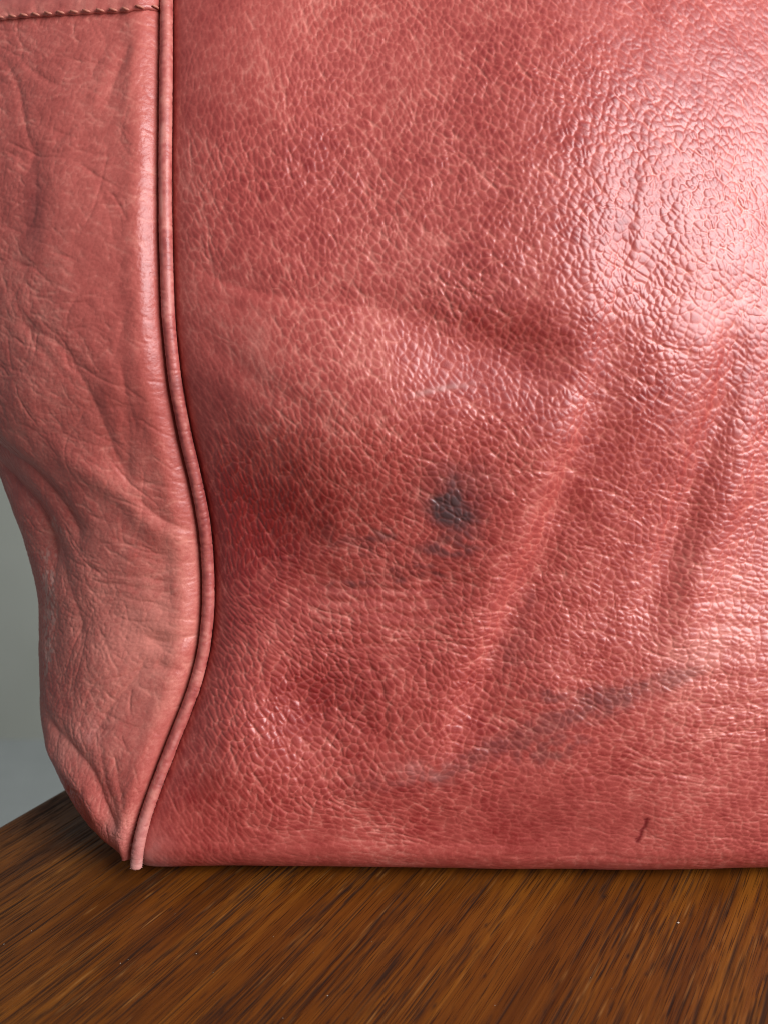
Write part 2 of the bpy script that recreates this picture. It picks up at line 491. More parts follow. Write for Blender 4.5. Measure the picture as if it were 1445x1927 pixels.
# ------------------------------------------------------------------ front panel
def gau(x, z, u, v, ru, rv, amp):
    cx, cz = unproject_y(u, v, -0.010)
    return amp * np.exp(-((x - cx / MM) / (ru * .155)) ** 2 - ((z - cz / MM) / (rv * .155)) ** 2)
def base_front(x, z, dd):
    """overall set of the front, mm towards the viewer: a slouched bag, full at upper right"""
    b = 7.0 + 3.0 * np.sin(np.clip(z / 180, 0, 1) * math.pi)
    b = b + gau(x, z, 1000, 500, 420, 330, 5.0)
    b = b + gau(x, z, 1180, 1420, 420, 300, 4.0)
    b = b - 0.0017 * np.clip(x - 30, 0, 130) ** 2 * smooth01((z - 60) / 110) + 9.0 * smooth01((x + 20) / 80) * smooth01((z - 90) / 80)
    return b * (1 - np.exp(-np.clip(dd, 0, 999) / np.interp(z, [0, 45], [3.0, 20.0])))
def to_panel(u, v):
    y = -0.006
    for _ in range(8):
        x, z = unproject_y(u, v, y)
        y = (float(lean(z / MM)) - float(base_front(float(x) / MM, float(z) / MM, float(x) / MM - float(seam_x(z)) / MM))) * MM
    return float(x) / MM, float(z) / MM
ch = Chart(-86, 140, -24, 292, 0.26, to_panel)
X, Z = ch.X, ch.Y
sx = seam_x(Z * MM) / MM
D = X - sx                                     # mm to the right of the seam

big = ch.zeros()
# slouching masses of the front
big += ch.blob(600, 770, 240, 190, 6.5, 10)
big += ch.blob(490, 1010, 150, 190, -6.2, 20)
big += ch.blob(820, 900, 190, 150, 1.6)
big += ch.blob(430, 1390, 120, 150, 4.5, 30)
big += ch.blob(585, 1330, 110, 85, -2.8, 20)
big += ch.blob(700, 1330, 160, 110, 1.2)
big += ch.blob(1420, 1330, 300, 330, 3.0)
big += ch.blob(930, 1060, 90, 200, 2.6, -25)
big += ch.blob(930, 670, 170, 75, -5.0, -12)
big += ch.blob(760, 1450, 160, 60, 1.0, 20)
big += ch.blob(1000, 1580, 260, 60, -0.8)
big += ch.blob(480, 200, 170, 260, 2.0)
# long folds
F1 = [(1242, 210), (1205, 400), (1168, 610), (1122, 780), (1052, 950), (985, 1100), (925, 1250), (862, 1380), (815, 1460)]
F2 = [(1392, 500), (1378, 680), (1335, 830), (1285, 970), (1230, 1120), (1180, 1240)]
big += ch.fold(F1, -2.2, 4.4, wob=0.45, taper=0.22, skew=2.3)
big += ch.fold([(u - 62, v - 10) for u, v in F1[2:]], 0.6, 6.0, wob=0.5, taper=0.3)
big += ch.fold([(u + 78, v + 20) for u, v in F1[2:8]], 0.8, 6.5, wob=0.5, taper=0.35)
for k, (du, a) in enumerate([(-14, .22), (6, .34), (22, .26), (-34, .16)]):
    big += ch.fold([(u + du, v) for u, v in F1[2 + k % 2:]], -a, 0.9, wob=0.9, taper=0.35)
big += ch.fold([(1262, 120), (1232, 280), (1206, 430), (1172, 580), (1132, 720)], 0.45, 4.2, wob=0.6, taper=0.4)
big += ch.fold([(1228, 150), (1196, 300), (1166, 450), (1136, 590), (1096, 720)], -0.30, 4.6, wob=0.6, taper=0.4)
big += ch.fold([(1222, 250), (1208, 380), (1190, 500), (1165, 640)], 0.55, 2.0, wob=0.2)
big += ch.fold(F2, -1.3, 4.2, wob=0.45, taper=0.3)
big += ch.fold([(u + 60, v + 30) for u, v in F2[1:]], 1.5, 4.6, wob=0.5, taper=0.35)
for k, (du, a) in enumerate([(-16, .28), (4, .30), (20, .2)]):
    big += ch.fold([(u + du, v) for u, v in F2], -a, 0.9, wob=0.9, taper=0.35)
big += ch.fold([(336, 470), (420, 520), (560, 556), (740, 586), (860, 640)], -0.9, 3.6, wob=0.4, taper=0.2)
big += ch.fold([(340, 478), (420, 528), (560, 562), (700, 578)], -0.35, 0.8, wob=0.5, taper=0.3)
big += ch.fold([(350, 620), (430, 670), (520, 740), (650, 790)], -0.7, 3.0, wob=0.5)
big += ch.fold([(352, 560), (450, 575), (560, 620)], -0.3, 1.2, wob=0.5)
big += ch.fold([(500, 1105), (640, 1128), (780, 1118), (930, 1080)], -0.8, 5.0, wob=0.6)
for k, (dv, a) in enumerate([(-26, .22), (-8, .35), (14, .35), (34, .30), (58, .25), (84, .22)]):
    big += ch.fold([(480 + 14 * k, 1100 + dv), (640, 1128 + dv * 1.05), (790, 1122 + dv * 1.1), (930, 1092 + dv * 1.3)], -a, 0.75, wob=0.7, taper=0.35)
big += ch.fold([(660, 1215), (712, 1290), (728, 1360), (722, 1430)], -0.3, 0.8, wob=0.5)
big += ch.fold([(470, 880), (462, 960), (480, 1040), (520, 1090)], -0.25, 2.0, wob=0.8)
big += ch.fold([(430, 860), (425, 940), (436, 1010)], -0.15, 1.0, wob=0.8)
for k in range(6):                              # horizontal compression on the right
    v = 1130 + 46 * k
    big += ch.fold([(1240 - 8 * k, v + 12), (1330, v + 2), (1430, v + 4), (1560, v - 8)], -0.22, 1.1, wob=0.9, taper=0.3)
big += ch.fold([(560, 1590), (720, 1585), (880, 1592), (1060, 1600)], -0.25, 0.9, wob=0.5)
big += ch.fold([(900, 1620), (1080, 1612), (1260, 1622), (1500, 1612)], -0.25, 0.7, wob=0.5)
big += ch.fold([(1020, 1470), (1150, 1462), (1290, 1458), (1380, 1464)], -0.22, 0.5, wob=0.5)
for k in range(7):                              # fine creases along the rounded foot of the bag
    v = 1592 + 8 * k; u = 420 + 130 * (k % 4)
    big += ch.fold([(u, v + 3), (u + 200, v), (u + 420, v + 4), (u + 640, v + 1)], -0.16, 0.55, wob=0.5, taper=0.3)
big = blur(big, 1.2)
big += 0.5 * fbm(X / 22, Z / 22, 5, 3) + 0.16 * fbm(X / 7, Z / 7, 9, 2)

# grain of the hide
dirs = [(430, 120, 80), (450, 250, 72), (430, 450, 62), (700, 250, 52), (900, 300, 46), (1100, 200, 40), (1350, 250, 42), (1100, 500, 40), (700, 700, 45),
        (900, 750, 38), (500, 800, 60), (440, 1000, 76), (700, 1130, 10), (560, 1150, 20), (900, 1100, 12), (1150, 900, 30), (1350, 700, 34),
        (1370, 1000, 14), (1370, 1250, 4), (1100, 1200, 20), (450, 1330, 66), (540, 1420, 62), (700, 1400, 50), (900, 1500, 24), (1200, 1500, 12),
        (1000, 1610, 3), (600, 1610, 12), (1400, 1550, 8), (340, 1500, 60), (620, 900, 48), (780, 980, 30)]
ang = ch.direction(dirs, 13.0) + 0.22 * fbm(X / 9, Z / 9, 71, 2)
amp = ch.spread([(400, 40, .45), (380, 250, .65), (700, 60, .85), (1300, 40, .7), (500, 300, 1.1), (900, 300, 1.1), (1150, 300, 1.05), (1330, 350, 1.25), (700, 700, 1.0), (360, 700, .5),
                 (500, 950, 1.0), (500, 1350, 1.7), (600, 1450, 1.5), (300, 1580, .45), (340, 1480, .8), (800, 1500, 1.1), (1200, 1350, 1.0), (1100, 1100, 1.0), (1350, 1200, 1.2),
                 (1300, 1560, .75), (900, 1630, .35), (1200, 1635, .35), (600, 1632, .4), (900, 1600, .6), (1100, 1610, .55), (1400, 800, 1.1)], 16.0)[0]
fp, fq = ch.flow(ang)
Xw = fp + 1.2 * fbm(X / 5, Z / 5, 41, 2); Zw = fq + 0.8 * fbm(X / 5, Z / 5, 47, 2)
P_ = Xw / 2.75; Q_ = Zw / 1.6
f1, f2, cid = voronoi(P_ + 0.25 * Q_, Q_, 3, 0.82)
peb = 1 - np.exp(-(f2 - f1) / 0.085)
dome = np.clip(1 - (f1 / 0.62) ** 2, -0.3, 1)
f1b, f2b, cid2 = voronoi(Xw / 6.5 + 7.7, Zw / 3.6 - 3.1, 8)
peb2 = 1 - np.exp(-(f2b - f1b) / 0.05)
S = ch.strokes(2800, ang, 6, 4.0, 24.0, 0.25, 1.0, wander=0.035, seed=21)
S2 = ch.strokes(1800, ang, 14, 1.5, 6.0, 0.2, 0.7, turn=62, wander=0.05, seed=22)
crease = np.minimum(blur(S, 0.6) * 1.5 + blur(S2, 0.6) * 1.0, 1.4)
near = smooth01((D - 1.0) / 6.0)
ga = amp * (0.25 + 0.75 * near) * (0.85 + 0.35 * fbm(X / 18, Z / 18, 81, 2))
grain = ga * (0.22 * (peb - 1) + 0.095 * dome + 0.12 * (peb2 - 1) - 0.17 * crease - 0.05 * np.minimum(blur(S, 1.8), 1))

# dye, stains and wear on the cells, plus painted fold light and shade
tone = 0.44 + 0.22 * fbm(X / 30, Z / 30, 101, 3) + 0.10 * fbm(X / 5, Z / 5, 107, 2)
tone -= (0.17 + 0.10 * (cid > .55)) * np.clip(dome, 0, 1) * np.minimum(amp, 0.95)
tone += (0.38 * np.clip(crease, 0, 1) + 0.38 * (1 - peb) + 0.2 * (1 - peb2)) * np.minimum(amp, 0.95)
tone = tone.astype(np.float32)
tone += ch.blob(990, 960, 110, 170, 0.12, -20) + ch.blob(1370, 1200, 150, 260, 0.20) + ch.blob(1160, 650, 26, 60, 0.12) + ch.blob(540, 630, 160, 60, 0.12)  # light on the fold flanks and bulges, painted in as paler tone
tone += ch.blob(420, 1000, 60, 220, -0.25) + ch.blob(490, 980, 95, 130, -0.36) + ch.blob(570, 1320, 100, 75, -0.34, 20) + ch.blob(950, 630, 150, 60, -0.18) + ch.blob(1000, 1570, 200, 60, -0.15)  # shade of the hollows and down-turned parts, painted in as deeper tone
jag = fbm(X / 2.6, Z / 2.6, 203, 2)
ink = ch.zeros()
def inked(mask, thr): return np.clip((mask - thr * cid2 - 0.10) * 4, 0, 1) * np.clip(peb2 * 1.6 - 0.25, 0.2, 1)
m = ch.blob(836, 957, 46, 38, 1.0, -15) + ch.blob(852, 900, 34, 34, 0.42) + ch.blob(862, 878, 20, 26, 0.25) + ch.blob(882, 985, 44, 46, 0.40)
ink = np.maximum(ink, 0.90 * np.clip(1.65 * (m + 0.25 * jag * m) - 0.42, 0, 1) * (0.72 + 0.28 * peb))
ink = np.maximum(ink, 0.40 * np.clip(1.5 * (ch.blob(850, 930, 82, 82, 1.0) + 0.2 * jag) - 0.4, 0, 1))
for (u, v, ru, rv, a, rot) in [(840, 1032, 66, 20, 0.80, 6), (800, 1058, 50, 14, .70, 4), (715, 1008, 46, 16, .70, 14), (690, 1040, 40, 14, .52, 5), (640, 1020, 40, 22, .38, 0),
                               (815, 1082, 36, 8, .60, 3), (655, 1108, 44, 10, .66, 8), (740, 1096, 50, 8, .58, 8), (870, 1010, 40, 22, .62, 0), (620, 995, 26, 12, .35, 0)]:
    mm = ch.blob(u, v, ru, rv, 1.0, rot)
    cells = (vnoise(Xw / 2.2 * 0.75 + 3.3, Zw / 1.0 * 0.75, 611) > -0.05).astype(np.float32)
    ink = np.maximum(ink, 0.8 * a * np.clip(1.5 * mm - 0.25, 0, 1) * blur(cells, 1.3) * (0.55 + 0.45 * peb))
smear = [(1320, 1252), (1260, 1275), (1180, 1300), (1090, 1340), (1000, 1378), (900, 1418), (830, 1462)]
d, t = ch.dist(smear, wob=0.5)
wv = np.interp(t, [0, .15, .45, .6, .8, 1], [1.2, 2.8, 5.2, 4.8, 3.6, 2.8]); av = np.interp(t, [0, .1, .35, .55, .7, .85, 1], [.12, .34, .50, .42, .33, .38, .28])
sm = np.exp(-(d / wv) ** 2)
ink = np.maximum(ink, av * np.clip(1.5 * sm * (1 + 0.75 * jag) - 0.25, 0, 1) * (0.30 + 0.35 * peb + 0.35 * peb2))
for (u, v, ru, rv, a, rot) in [(975, 1190, 30, 90, .14, -22), (1000, 1130, 16, 22, .22, 0), (1030, 1400, 80, 50, .40, 20), (1040, 1310, 60, 18, .42, 0), (960, 1240, 46, 26, .2, 0), (700, 1480, 60, 30, .22, 0)]:
    mm = ch.blob(u, v, ru, rv, 1.0, rot)
    ink = np.maximum(ink, a * np.clip(1.6 * mm * (0.75 + 0.9 * jag) - 0.3, 0, 1) * (0.5 + 0.5 * peb))
d, t = ch.dist([(872, 985), (820, 1040), (740, 1085), (640, 1116)], wob=0.5)
tr = np.exp(-(d / np.interp(t, [0, 1], [5.5, 3.0])) ** 2) * np.interp(t, [0, .2, 1], [.6, .5, .15])
ink = np.maximum(ink, 0.75 * np.clip(tr * (1 + 0.9 * jag), 0, 1) * np.clip(dome * 1.3, 0.15, 1) * (0.35 + 0.65 * (cid > 0.45)))
ink = blur(ink.astype(np.float32), 0.6)

tear = ch.zeros()
for pl, w in [([(1215, 1539), (1212, 1552), (1206, 1564), (1204, 1573), (1198, 1584)], 0.6), ([(1219, 1540), (1210, 1541)], 0.3), ([(1214, 1555), (1203, 1562)], 0.3), ([(1202, 1576), (1195, 1579)], 0.3)]:
    d, t = ch.dist(pl, wob=0.05)
    tear = np.maximum(tear, np.exp(-(d / w) ** 2).astype(np.float32))
grain -= 0.10 * tear
d, t = ch.dist([(762, 747), (830, 732), (905, 724)], wob=0.1)
scr = np.exp(-(d / 0.8) ** 2) * np.interp(t, [0, .3, .6, 1], [.1, 1.0, .9, .2]) * (0.6 + 0.4 * jag)
wear = 0.75 * np.clip(scr, 0, 1)
ink = np.maximum(ink, 0.16 * np.clip(scr, 0, 1)).astype(np.float32)
corner = np.exp(-((D / 9.0) ** 2)) * smooth01((24 - Z) / 22)
wear = wear + 0.75 * corner * (0.8 + 0.4 * jag)
wear = wear + ch.blob(1310, 1225, 70, 40, 0.20, 25)
wear = np.clip(wear + 0.35 * ch.blob(800, 1455, 60, 30, 1.0) * (0.6 + jag), 0, 1).astype(np.float32)

# mesh rows follow the profile of the front down and under the bag
RB = 14.0
rows_z = np.concatenate([np.arange(RB, 272, 0.27), np.arange(272, 310, 1.4)])
th = np.linspace(0, math.pi / 2, 46)[1:]
roll_y = RB * (1 - np.cos(th)); roll_z = RB * (1 - np.sin(th)); roll_c = RB - RB * th
und_y = np.arange(RB + 3, 70, 4.0); und_c = RB - RB * math.pi / 2 - (und_y - RB)
row_y = np.concatenate([und_y[::-1], roll_y[::-1], np.zeros(len(rows_z))])
row_z = np.concatenate([np.full(len(und_y), 0.0), roll_z[::-1], rows_z])
row_c = np.concatenate([und_c[::-1], roll_c[::-1], rows_z])
dcol = np.concatenate([np.array([-6.0, -4.5, -3.0, -2.0, -1.2, -0.6, -0.25]), np.arange(0, 197, 0.27), np.arange(198, 300, 1.1)])
DC, RC = np.meshgrid(dcol, row_c)
RY = np.repeat(row_y[:, None], len(dcol), 1); RZ = np.repeat(row_z[:, None], len(dcol), 1)
sxr = (seam_x(RZ * MM) / MM); syr = (seam_y(RZ * MM) / MM) - lean(RZ)
EDGE = 1.05
xm = sxr + EDGE + np.clip(DC, 0, None) + 0.55 * np.clip(DC, None, 0)
# far right columns settle onto one upright line
fr = smooth01((DC - 205) / 90)
xm = xm * (1 - fr) + (-62 + EDGE + DC) * fr
hh = ch.sample(big, xm, RC) * (1 - smooth01((xm - 126) / 22))
gg = ch.sample(grain, xm, RC)
fade_low = smooth01((RC + 2) / 26)
seam_fade = 1 - np.exp(-np.clip(DC, 0, None) / 16.0)
out = base_front(xm, RC, DC) + hh * (0.12 + 0.88 * fade_low) * seam_fade + gg * np.where(DC < 0, 0, 1) * smooth01((RC + 12) / 10)
dip = np.interp(RC, [0, 34], [0.5, 2.3]) * np.exp(-np.clip(DC, 0, None) / 1.7) + np.clip(-DC, 0, None) + syr * np.exp(-np.clip(DC, 0, None) / np.interp(RC, [0, 45], [3.0, 20.0]))
ym = RY - out + dip + lean(RZ)
zm = RZ + 0.25
# the lower edge is not quite straight: it lifts off the table a little near the corner
xl = np.interp(xm, [-90, -80, -62, -50, -30, 0, 40, 140], [0.0, 0.0, 0.3, 0.5, 0.1, 0.0, 0.0, 0.4])
zm = zm + (xl + 0.3 * vnoise(xm / 19, xm * 0 + 3.3, 733)) * smooth01((30 - RC) / 30)
Pm = np.stack([xm, ym, zm], -1) * MM - BAG
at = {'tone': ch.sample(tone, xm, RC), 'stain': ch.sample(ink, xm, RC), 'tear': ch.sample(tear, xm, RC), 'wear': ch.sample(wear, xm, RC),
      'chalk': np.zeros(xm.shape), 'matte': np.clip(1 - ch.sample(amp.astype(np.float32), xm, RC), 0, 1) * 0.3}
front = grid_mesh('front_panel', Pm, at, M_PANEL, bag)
front['label'] = 'pebbled red front with folds, dark ink blot and diagonal smear'

# ------------------------------------------------------------------ side gusset
sil = [(-330, -170), (0, -150), (300, -140), (500, -120), (650, -85), (780, -45), (905, 0), (1000, 38), (1080, 60), (1130, 70), (1280, 72), (1340, 70), (1400, 84), (1470, 115), (1530, 152), (1580, 196), (1612, 236), (1650, 250)]
PSI = math.radians(2)
zs = np.arange(-0.0005, 0.308, 0.00027)
# reach of the gusset to the left of the seam at every height, mm
vz = np.array([float(unproject_y(0, v, 0.02)[1]) for v, _ in sil]); o_ = np.argsort(vz)
def px_of_seam(v): return np.interp(v, sv, [p[0] for p in seam_px])
reach = np.array([(px_of_seam(v) - u) * 0.163 for v, u in sil])[o_]
vz = vz[o_]
rc = smooth_curve(np.stack([vz, reach], 1), 400)
def fit_reach(rc):
    tv = np.array([p[0] for p in sil], float); tu = np.array([p[1] for p in sil], float)
    z = np.linspace(0.001, 0.298, 120); r = np.interp(z, rc[:, 0], rc[:, 1])
    ph = np.linspace(0.02, math.pi * 0.9, 60)
    for _ in range(14):
        b = 34 + 8 * smooth01(z / MM / 60)
        gx_ = r[:, None] * 0.97 * np.sin(ph)
        p = np.stack([(seam_x(z) / MM)[:, None] - 1.75 - gx_, (seam_y(z) / MM)[:, None] + b[:, None] * (1 - np.cos(ph)) + gx_ * math.tan(PSI), np.repeat(z[:, None] / MM, 60, 1)], -1) * MM
        uu, vv = project(p)
        k = np.argmin(uu, 1); su = uu[np.arange(120), k]; sv_ = vv[np.arange(120), k]
        r = np.clip(r + 0.13 * (su - np.interp(sv_, tv, tu)), 3.0, 130.0)
        r = np.convolve(np.pad(r, 2, mode='edge'), [.1, .2, .4, .2, .1], 'valid')
    return np.stack([z, r], 1)
def reach_at(z): return np.clip(np.interp(z, rc[:, 0], rc[:, 1]), 2.5, None)
rc = fit_reach(rc)
acol = np.concatenate([np.array([-6.0, -4.5, -3.0, -2.0, -1.2, -0.6, -0.25]), np.arange(0, 84, 0.30), np.arange(85, 150, 2.5)])
ARC_MAX = 148.0
AC, ZC = np.meshgrid(acol, zs / MM)
A_ = reach_at(ZC * MM)
tb = smooth01(ZC / 60)
B_ = 34 + 8 * tb
# position on a half ellipse by arc length (numerically, per row)
nphi = 160
phi = np.linspace(0, math.radians(172), nphi)
ax_ = A_[:, :1] / math.cos(PSI) * 0.97
ex = ax_ * np.sin(phi)[None]; ey = B_[:, :1] * (1 - np.cos(phi))[None]
ds = np.sqrt(np.diff(ex, axis=1) ** 2 + np.diff(ey, axis=1) ** 2)
arc = np.concatenate([np.zeros((len(zs), 1)), np.cumsum(ds, 1)], 1)
GX = np.zeros(AC.shape); GY = np.zeros(AC.shape); NX = np.zeros(AC.shape); NY = np.zeros(AC.shape)
for i in range(len(zs)):
    s = np.clip(acol, 0, None) * min(1.0, arc[i, -1] / ARC_MAX) if arc[i, -1] < ARC_MAX else np.clip(acol, 0, None)
    p = np.interp(s, arc[i], phi)
    a, b = ax_[i, 0], B_[i, 0]
    GX[i] = a * np.sin(p); GY[i] = b * (1 - np.cos(p))
    tx, ty = a * np.cos(p), b * np.sin(p)
    l = np.hypot(tx, ty) + 1e-9
    NX[i] = ty / l; NY[i] = tx / l            # outward: (left, forward)
cP, sP = math.cos(PSI), math.sin(PSI)
sxg = seam_x(ZC * MM) / MM; syg = seam_y(ZC * MM) / MM
gx0 = sxg - 1.75 - (GX * cP - GY * sP * 0.0) ; gy0 = syg + GY + GX * sP
nx = -(NX * cP + NY * sP * 0); ny = -(NY)
nl = np.hypot(nx, ny) + 1e-9; nx /= nl; ny /= nl
base = np.stack([gx0, gy0, ZC], -1) * MM
gu, gv = project(base)
face = np.gradient(gu, axis=1) < 0             # facing the camera while u falls with arc length
sub = (slice(None, None, 4), slice(7, None, 3))
_gu, _gv, _ga, _gz, _gf = gu[sub], gv[sub], AC[sub], ZC[sub], face[sub]
def to_gusset(u, v):
    d = (_gu - u) ** 2 + (_gv - v) ** 2 + np.where(_gf, 0, 1e6)
    k = np.unravel_index(np.argmin(d), d.shape)
    du = (_gu[k] - u)
    return float(_ga[k]) + (du * 0.16 if _ga[k] < 1 else 0), float(_gz[k])
gc = Chart(-6, 152, -2, 310, 0.30, to_gusset)
AX, AZ = gc.X, gc.Y
gc.cusp = True
g = gc.zeros()
fold = gc.fold
# deep folds of the sagging end (photo pixels)
g += fold([(-60, 800), (-10, 838), (40, 872), (92, 925), (138, 992), (150, 1060)], -2.4, 3.6, wob=0.2, taper=0.25, skew=1.3)
g += fold([(-60, 850), (10, 900), (62, 960), (92, 1040), (96, 1120)], -4.5, 7.0, wob=0.2, taper=0.3)
g += gc.blob(40, 760, 110, 70, 2.5, -35)
g += fold([(60, 800), (131, 861), (194, 903), (259, 955), (310, 1000), (356, 1040)], 1.7, 4.0, wob=0.2, taper=0.3)
g += fold([(126, 640), (138, 685), (180, 761), (208, 834), (232, 880), (240, 925)], -0.9, 2.6, wob=0.4, taper=0.25)
g += fold([(232, 640), (236, 740), (238, 850), (245, 930)], -0.45, 1.6, wob=0.4, taper=0.25)
g += fold([(225, 640), (245, 750), (250, 840)], -0.2, 0.6, wob=0.6, taper=0.25)
g += fold([(246, 925), (290, 960), (340, 990), (366, 1000)], -1.3, 2.2, wob=0.3)
g += fold([(250, 905), (300, 908), (350, 922)], -0.35, 0.8, wob=0.3)
g += fold([(40, 480), (62, 400), (64, 310), (58, 250)], -0.8, 3.8, wob=0.6)
g += fold([(-20, 90), (28, 149), (46, 242), (60, 290), (50, 340)], -0.55, 1.3, wob=0.3, taper=0.2)
g += fold([(31, 114), (70, 142), (100, 163), (128, 168)], -0.5, 1.0, wob=0.4)
g += fold([(60, 292), (90, 280), (120, 262), (150, 225)], -0.5, 1.2, wob=0.4)
g += fold([(250, 72), (232, 110), (212, 160), (196, 215)], -0.6, 1.6, wob=0.6)
g += fold([(222, 80), (200, 130), (178, 175), (160, 215)], 0.4, 1.8, wob=0.6)
g += fold([(262, 60), (250, 120), (236, 200), (230, 300)], 0.35, 1.6, wob=0.4)
g += fold([(20, 186), (110, 195), (187, 198), (284, 196)], -0.22, 0.5, wob=0.6)
g += fold([(180, 192), (230, 216), (284, 232)], -0.18, 0.5, wob=0.5)
g += fold([(0, 296), (60, 302), (173, 292), (250, 300)], -0.22, 0.6, wob=0.6)
g += fold([(150, 300), (180, 340), (205, 420), (212, 470)], -0.22, 0.9, wob=0.6)
g += fold([(0, 480), (60, 500), (150, 495)], -0.25, 0.8, wob=0.7)
g += fold([(0, 590), (60, 610), (110, 640), (140, 690)], -0.5, 1.8, wob=0.5)
g += fold([(20, 520), (50, 600), (110, 690), (150, 740)], -0.45, 1.8, wob=0.5)
g += fold([(152, 1086), (242, 1100), (311, 1114), (356, 1124)], -0.35, 1.0, wob=0.5)
g += fold([(140, 1070), (240, 1080), (330, 1090)], -0.3, 0.8, wob=0.6)
g += fold([(150, 1110), (240, 1120), (340, 1150)], -0.25, 0.7, wob=0.6)
g += fold([(262, 1188), (300, 1202), (340, 1200), (376, 1192)], -1.1, 1.6, wob=0.15)
g += fold([(288, 1238), (315, 1250), (348, 1254)], -0.8, 1.5, wob=0.2)
g += gc.blob(300, 1160, 40, 26, 0.9, 10)
g += gc.blob(345, 1225, 26, 20, 0.7)
g += fold([(280, 1215), (255, 1270), (200, 1340), (160, 1400)], -0.9, 4.0, wob=0.4)
g += fold([(72, 1296), (125, 1396), (178, 1460), (203, 1540), (222, 1590)], -1.5, 2.6, wob=0.3, taper=0.2)
g += fold([(80, 1380), (120, 1440), (160, 1500), (190, 1570)], 1.3, 3.2, wob=0.2, taper=0.2)
g += fold([(110, 1440), (126, 1480), (128, 1500), (170, 1560)], -0.8, 1.4, wob=0.3)
g += fold([(189, 1400), (196, 1464), (226, 1560)], -0.5, 1.2, wob=0.4)
g += fold([(215, 1400), (222, 1470), (240, 1560)], -0.35, 1.0, wob=0.4)
g += fold([(110, 1340), (120, 1380), (150, 1420)], -0.4, 1.1, wob=0.5)
g += fold([(76, 1345), (96, 1360), (110, 1390)], -0.6, 1.2, wob=0.3)
g += fold([(100, 1000), (120, 1080), (150, 1160), (152, 1240)], -0.8, 3.0, wob=0.5)
g += gc.blob(230, 1050, 110, 70, 1.6, -20)
g += gc.blob(200, 1240, 110, 90, 1.6)
g += gc.blob(150, 560, 120, 200, 1.6)
for k in range(9):                             # small puckers running into the seam
    v = 1020 + 34 * k
    u = 386 - (0.22 * max(0, v - 1200))
    g += fold([(u - 92 - 20 * (k % 3), v - 8), (u - 50, v + 2), (u - 10, v + 4)], -0.20, 0.55, wob=0.5, taper=0.35)
for k in range(12):
    v = 140 + 62 * k
    g += fold([(292 - 70 - 30 * (k % 3), v - 6 * (k % 2)), (268, v + 4), (292, v + 6)], -0.10, 0.5, wob=0.6, taper=0.3)
g = 0.82 * blur(g, 0.8)
def ridged(x, y, seed, k): return np.clip(1 - np.abs(fbm(x, y, seed, 2)) * k, 0, 1) ** 2
g -= 0.14 * ridged(AX / 13 + .02 * AZ, AZ / 19, 601, 6.0) + 0.05 * ridged(AX / 7, AZ / 6, 611, 6.5) + 0.03 * ridged(AX / 4.0 + .1 * AZ, AZ / 4.0, 621, 4.0)
g += 0.55 * fbm(AX / 16, AZ / 22, 15, 3) + 0.12 * fbm(AX / 5, AZ / 6, 19, 2)

# the chart's x runs from the seam to the left, so a photo angle is mirrored
gdir = [(150, 150, 20), (200, 300, 12), (200, 500, 20), (150, 700, 30), (60, 700, 40), (300, 800, 8), (200, 950, 32), (320, 1000, 12), (320, 1150, 4), (200, 1100, 14), (120, 1200, 50), (250, 1300, 30),
        (120, 1400, 58), (180, 1500, 66), (240, 1450, 60), (280, 1350, 20), (60, 1000, 50)]
gang = gc.direction([(u, v, -a) for u, v, a in gdir], 12.0) + 0.3 * fbm(AX / 8, AZ / 8, 91, 2)
gamp = gc.spread([(250, 200, .35), (100, 200, .55), (200, 500, .35), (60, 650, .5), (300, 800, .3), (150, 900, .45), (300, 1000, .4), (130, 1150, .9), (90, 1250, 1.0), (200, 1200, .6), (330, 1150, .4), (150, 1400, .8),
                  (200, 1500, .55), (260, 1400, .3), (100, 1450, .7)], 12.0)[0]
T0 = gc.strokes(420, gang, 24, 5.0, 26.0, 0.4, 1.0, wander=0.05, seed=30)
T0 = np.minimum(blur(T0, 0.8) * 1.6 + blur(T0, 3.0) * 2.2, 1.6)
T1 = gc.strokes(5200, gang, 14, 2.0, 11.0, 0.2, 0.9, wander=0.06, seed=31)
T2 = gc.strokes(22000, gang, 18, 0.7, 2.4, 0.12, 0.42, wander=0.08, seed=32)
T3 = gc.strokes(5000, gang, 18, 1.2, 5.0, 0.15, 0.6, turn=65, wander=0.08, seed=33)
gcr = np.minimum(blur(T1, 0.75) * 1.3 * (0.35 + gamp) + blur(T2, 0.6) * 0.75 + blur(T3, 0.7) * 1.1 * gamp * 1.2, 1.5)
gp = (AX + 0.8 * fbm(AX / 4, AZ / 4, 141, 2)) / 1.9; gq = (AZ + 0.8 * fbm(AX / 4, AZ / 4, 147, 2)) / 1.5
h1, h2, hid = voronoi(gp + 0.3 * gq, gq, 13)
gpeb = 1 - np.exp(-(h2 - h1) / 0.10)
ggrain = 0.15 * (gamp + 0.12) * (gpeb - 1) + 0.06 * gamp * (1 - (h1 / .62) ** 2) - 0.17 * gcr - 0.20 * T0 - 0.06 * np.minimum(blur(T1, 2.2), 1) * gamp
gtone = (0.42 + 0.22 * fbm(AX / 18, AZ / 26, 151, 3) + 0.10 * fbm(AX / 3, AZ / 3, 157, 2) + 0.45 * np.clip(gcr, 0, 1) + 0.3 * (gamp + .15) * (1 - gpeb)).astype(np.float32)
gtone += gc.blob(230, 1180, 150, 200, .34) + gc.blob(130, 1420, 80, 90, .30) + gc.blob(90, 1360, 50, 40, .25) + gc.blob(215, 1560, 60, 60, .3) + gc.blob(330, 1150, 60, 200, .15)
gtone += gc.blob(62, 390, 34, 90, -.32) + gc.blob(230, 800, 50, 90, -.15) + gc.blob(60, 950, 90, 60, -.12)  # brown band of stain and shade, and deep-fold shade, painted darker
gj = fbm(AX / 2.0, AZ / 2.6, 211, 3)
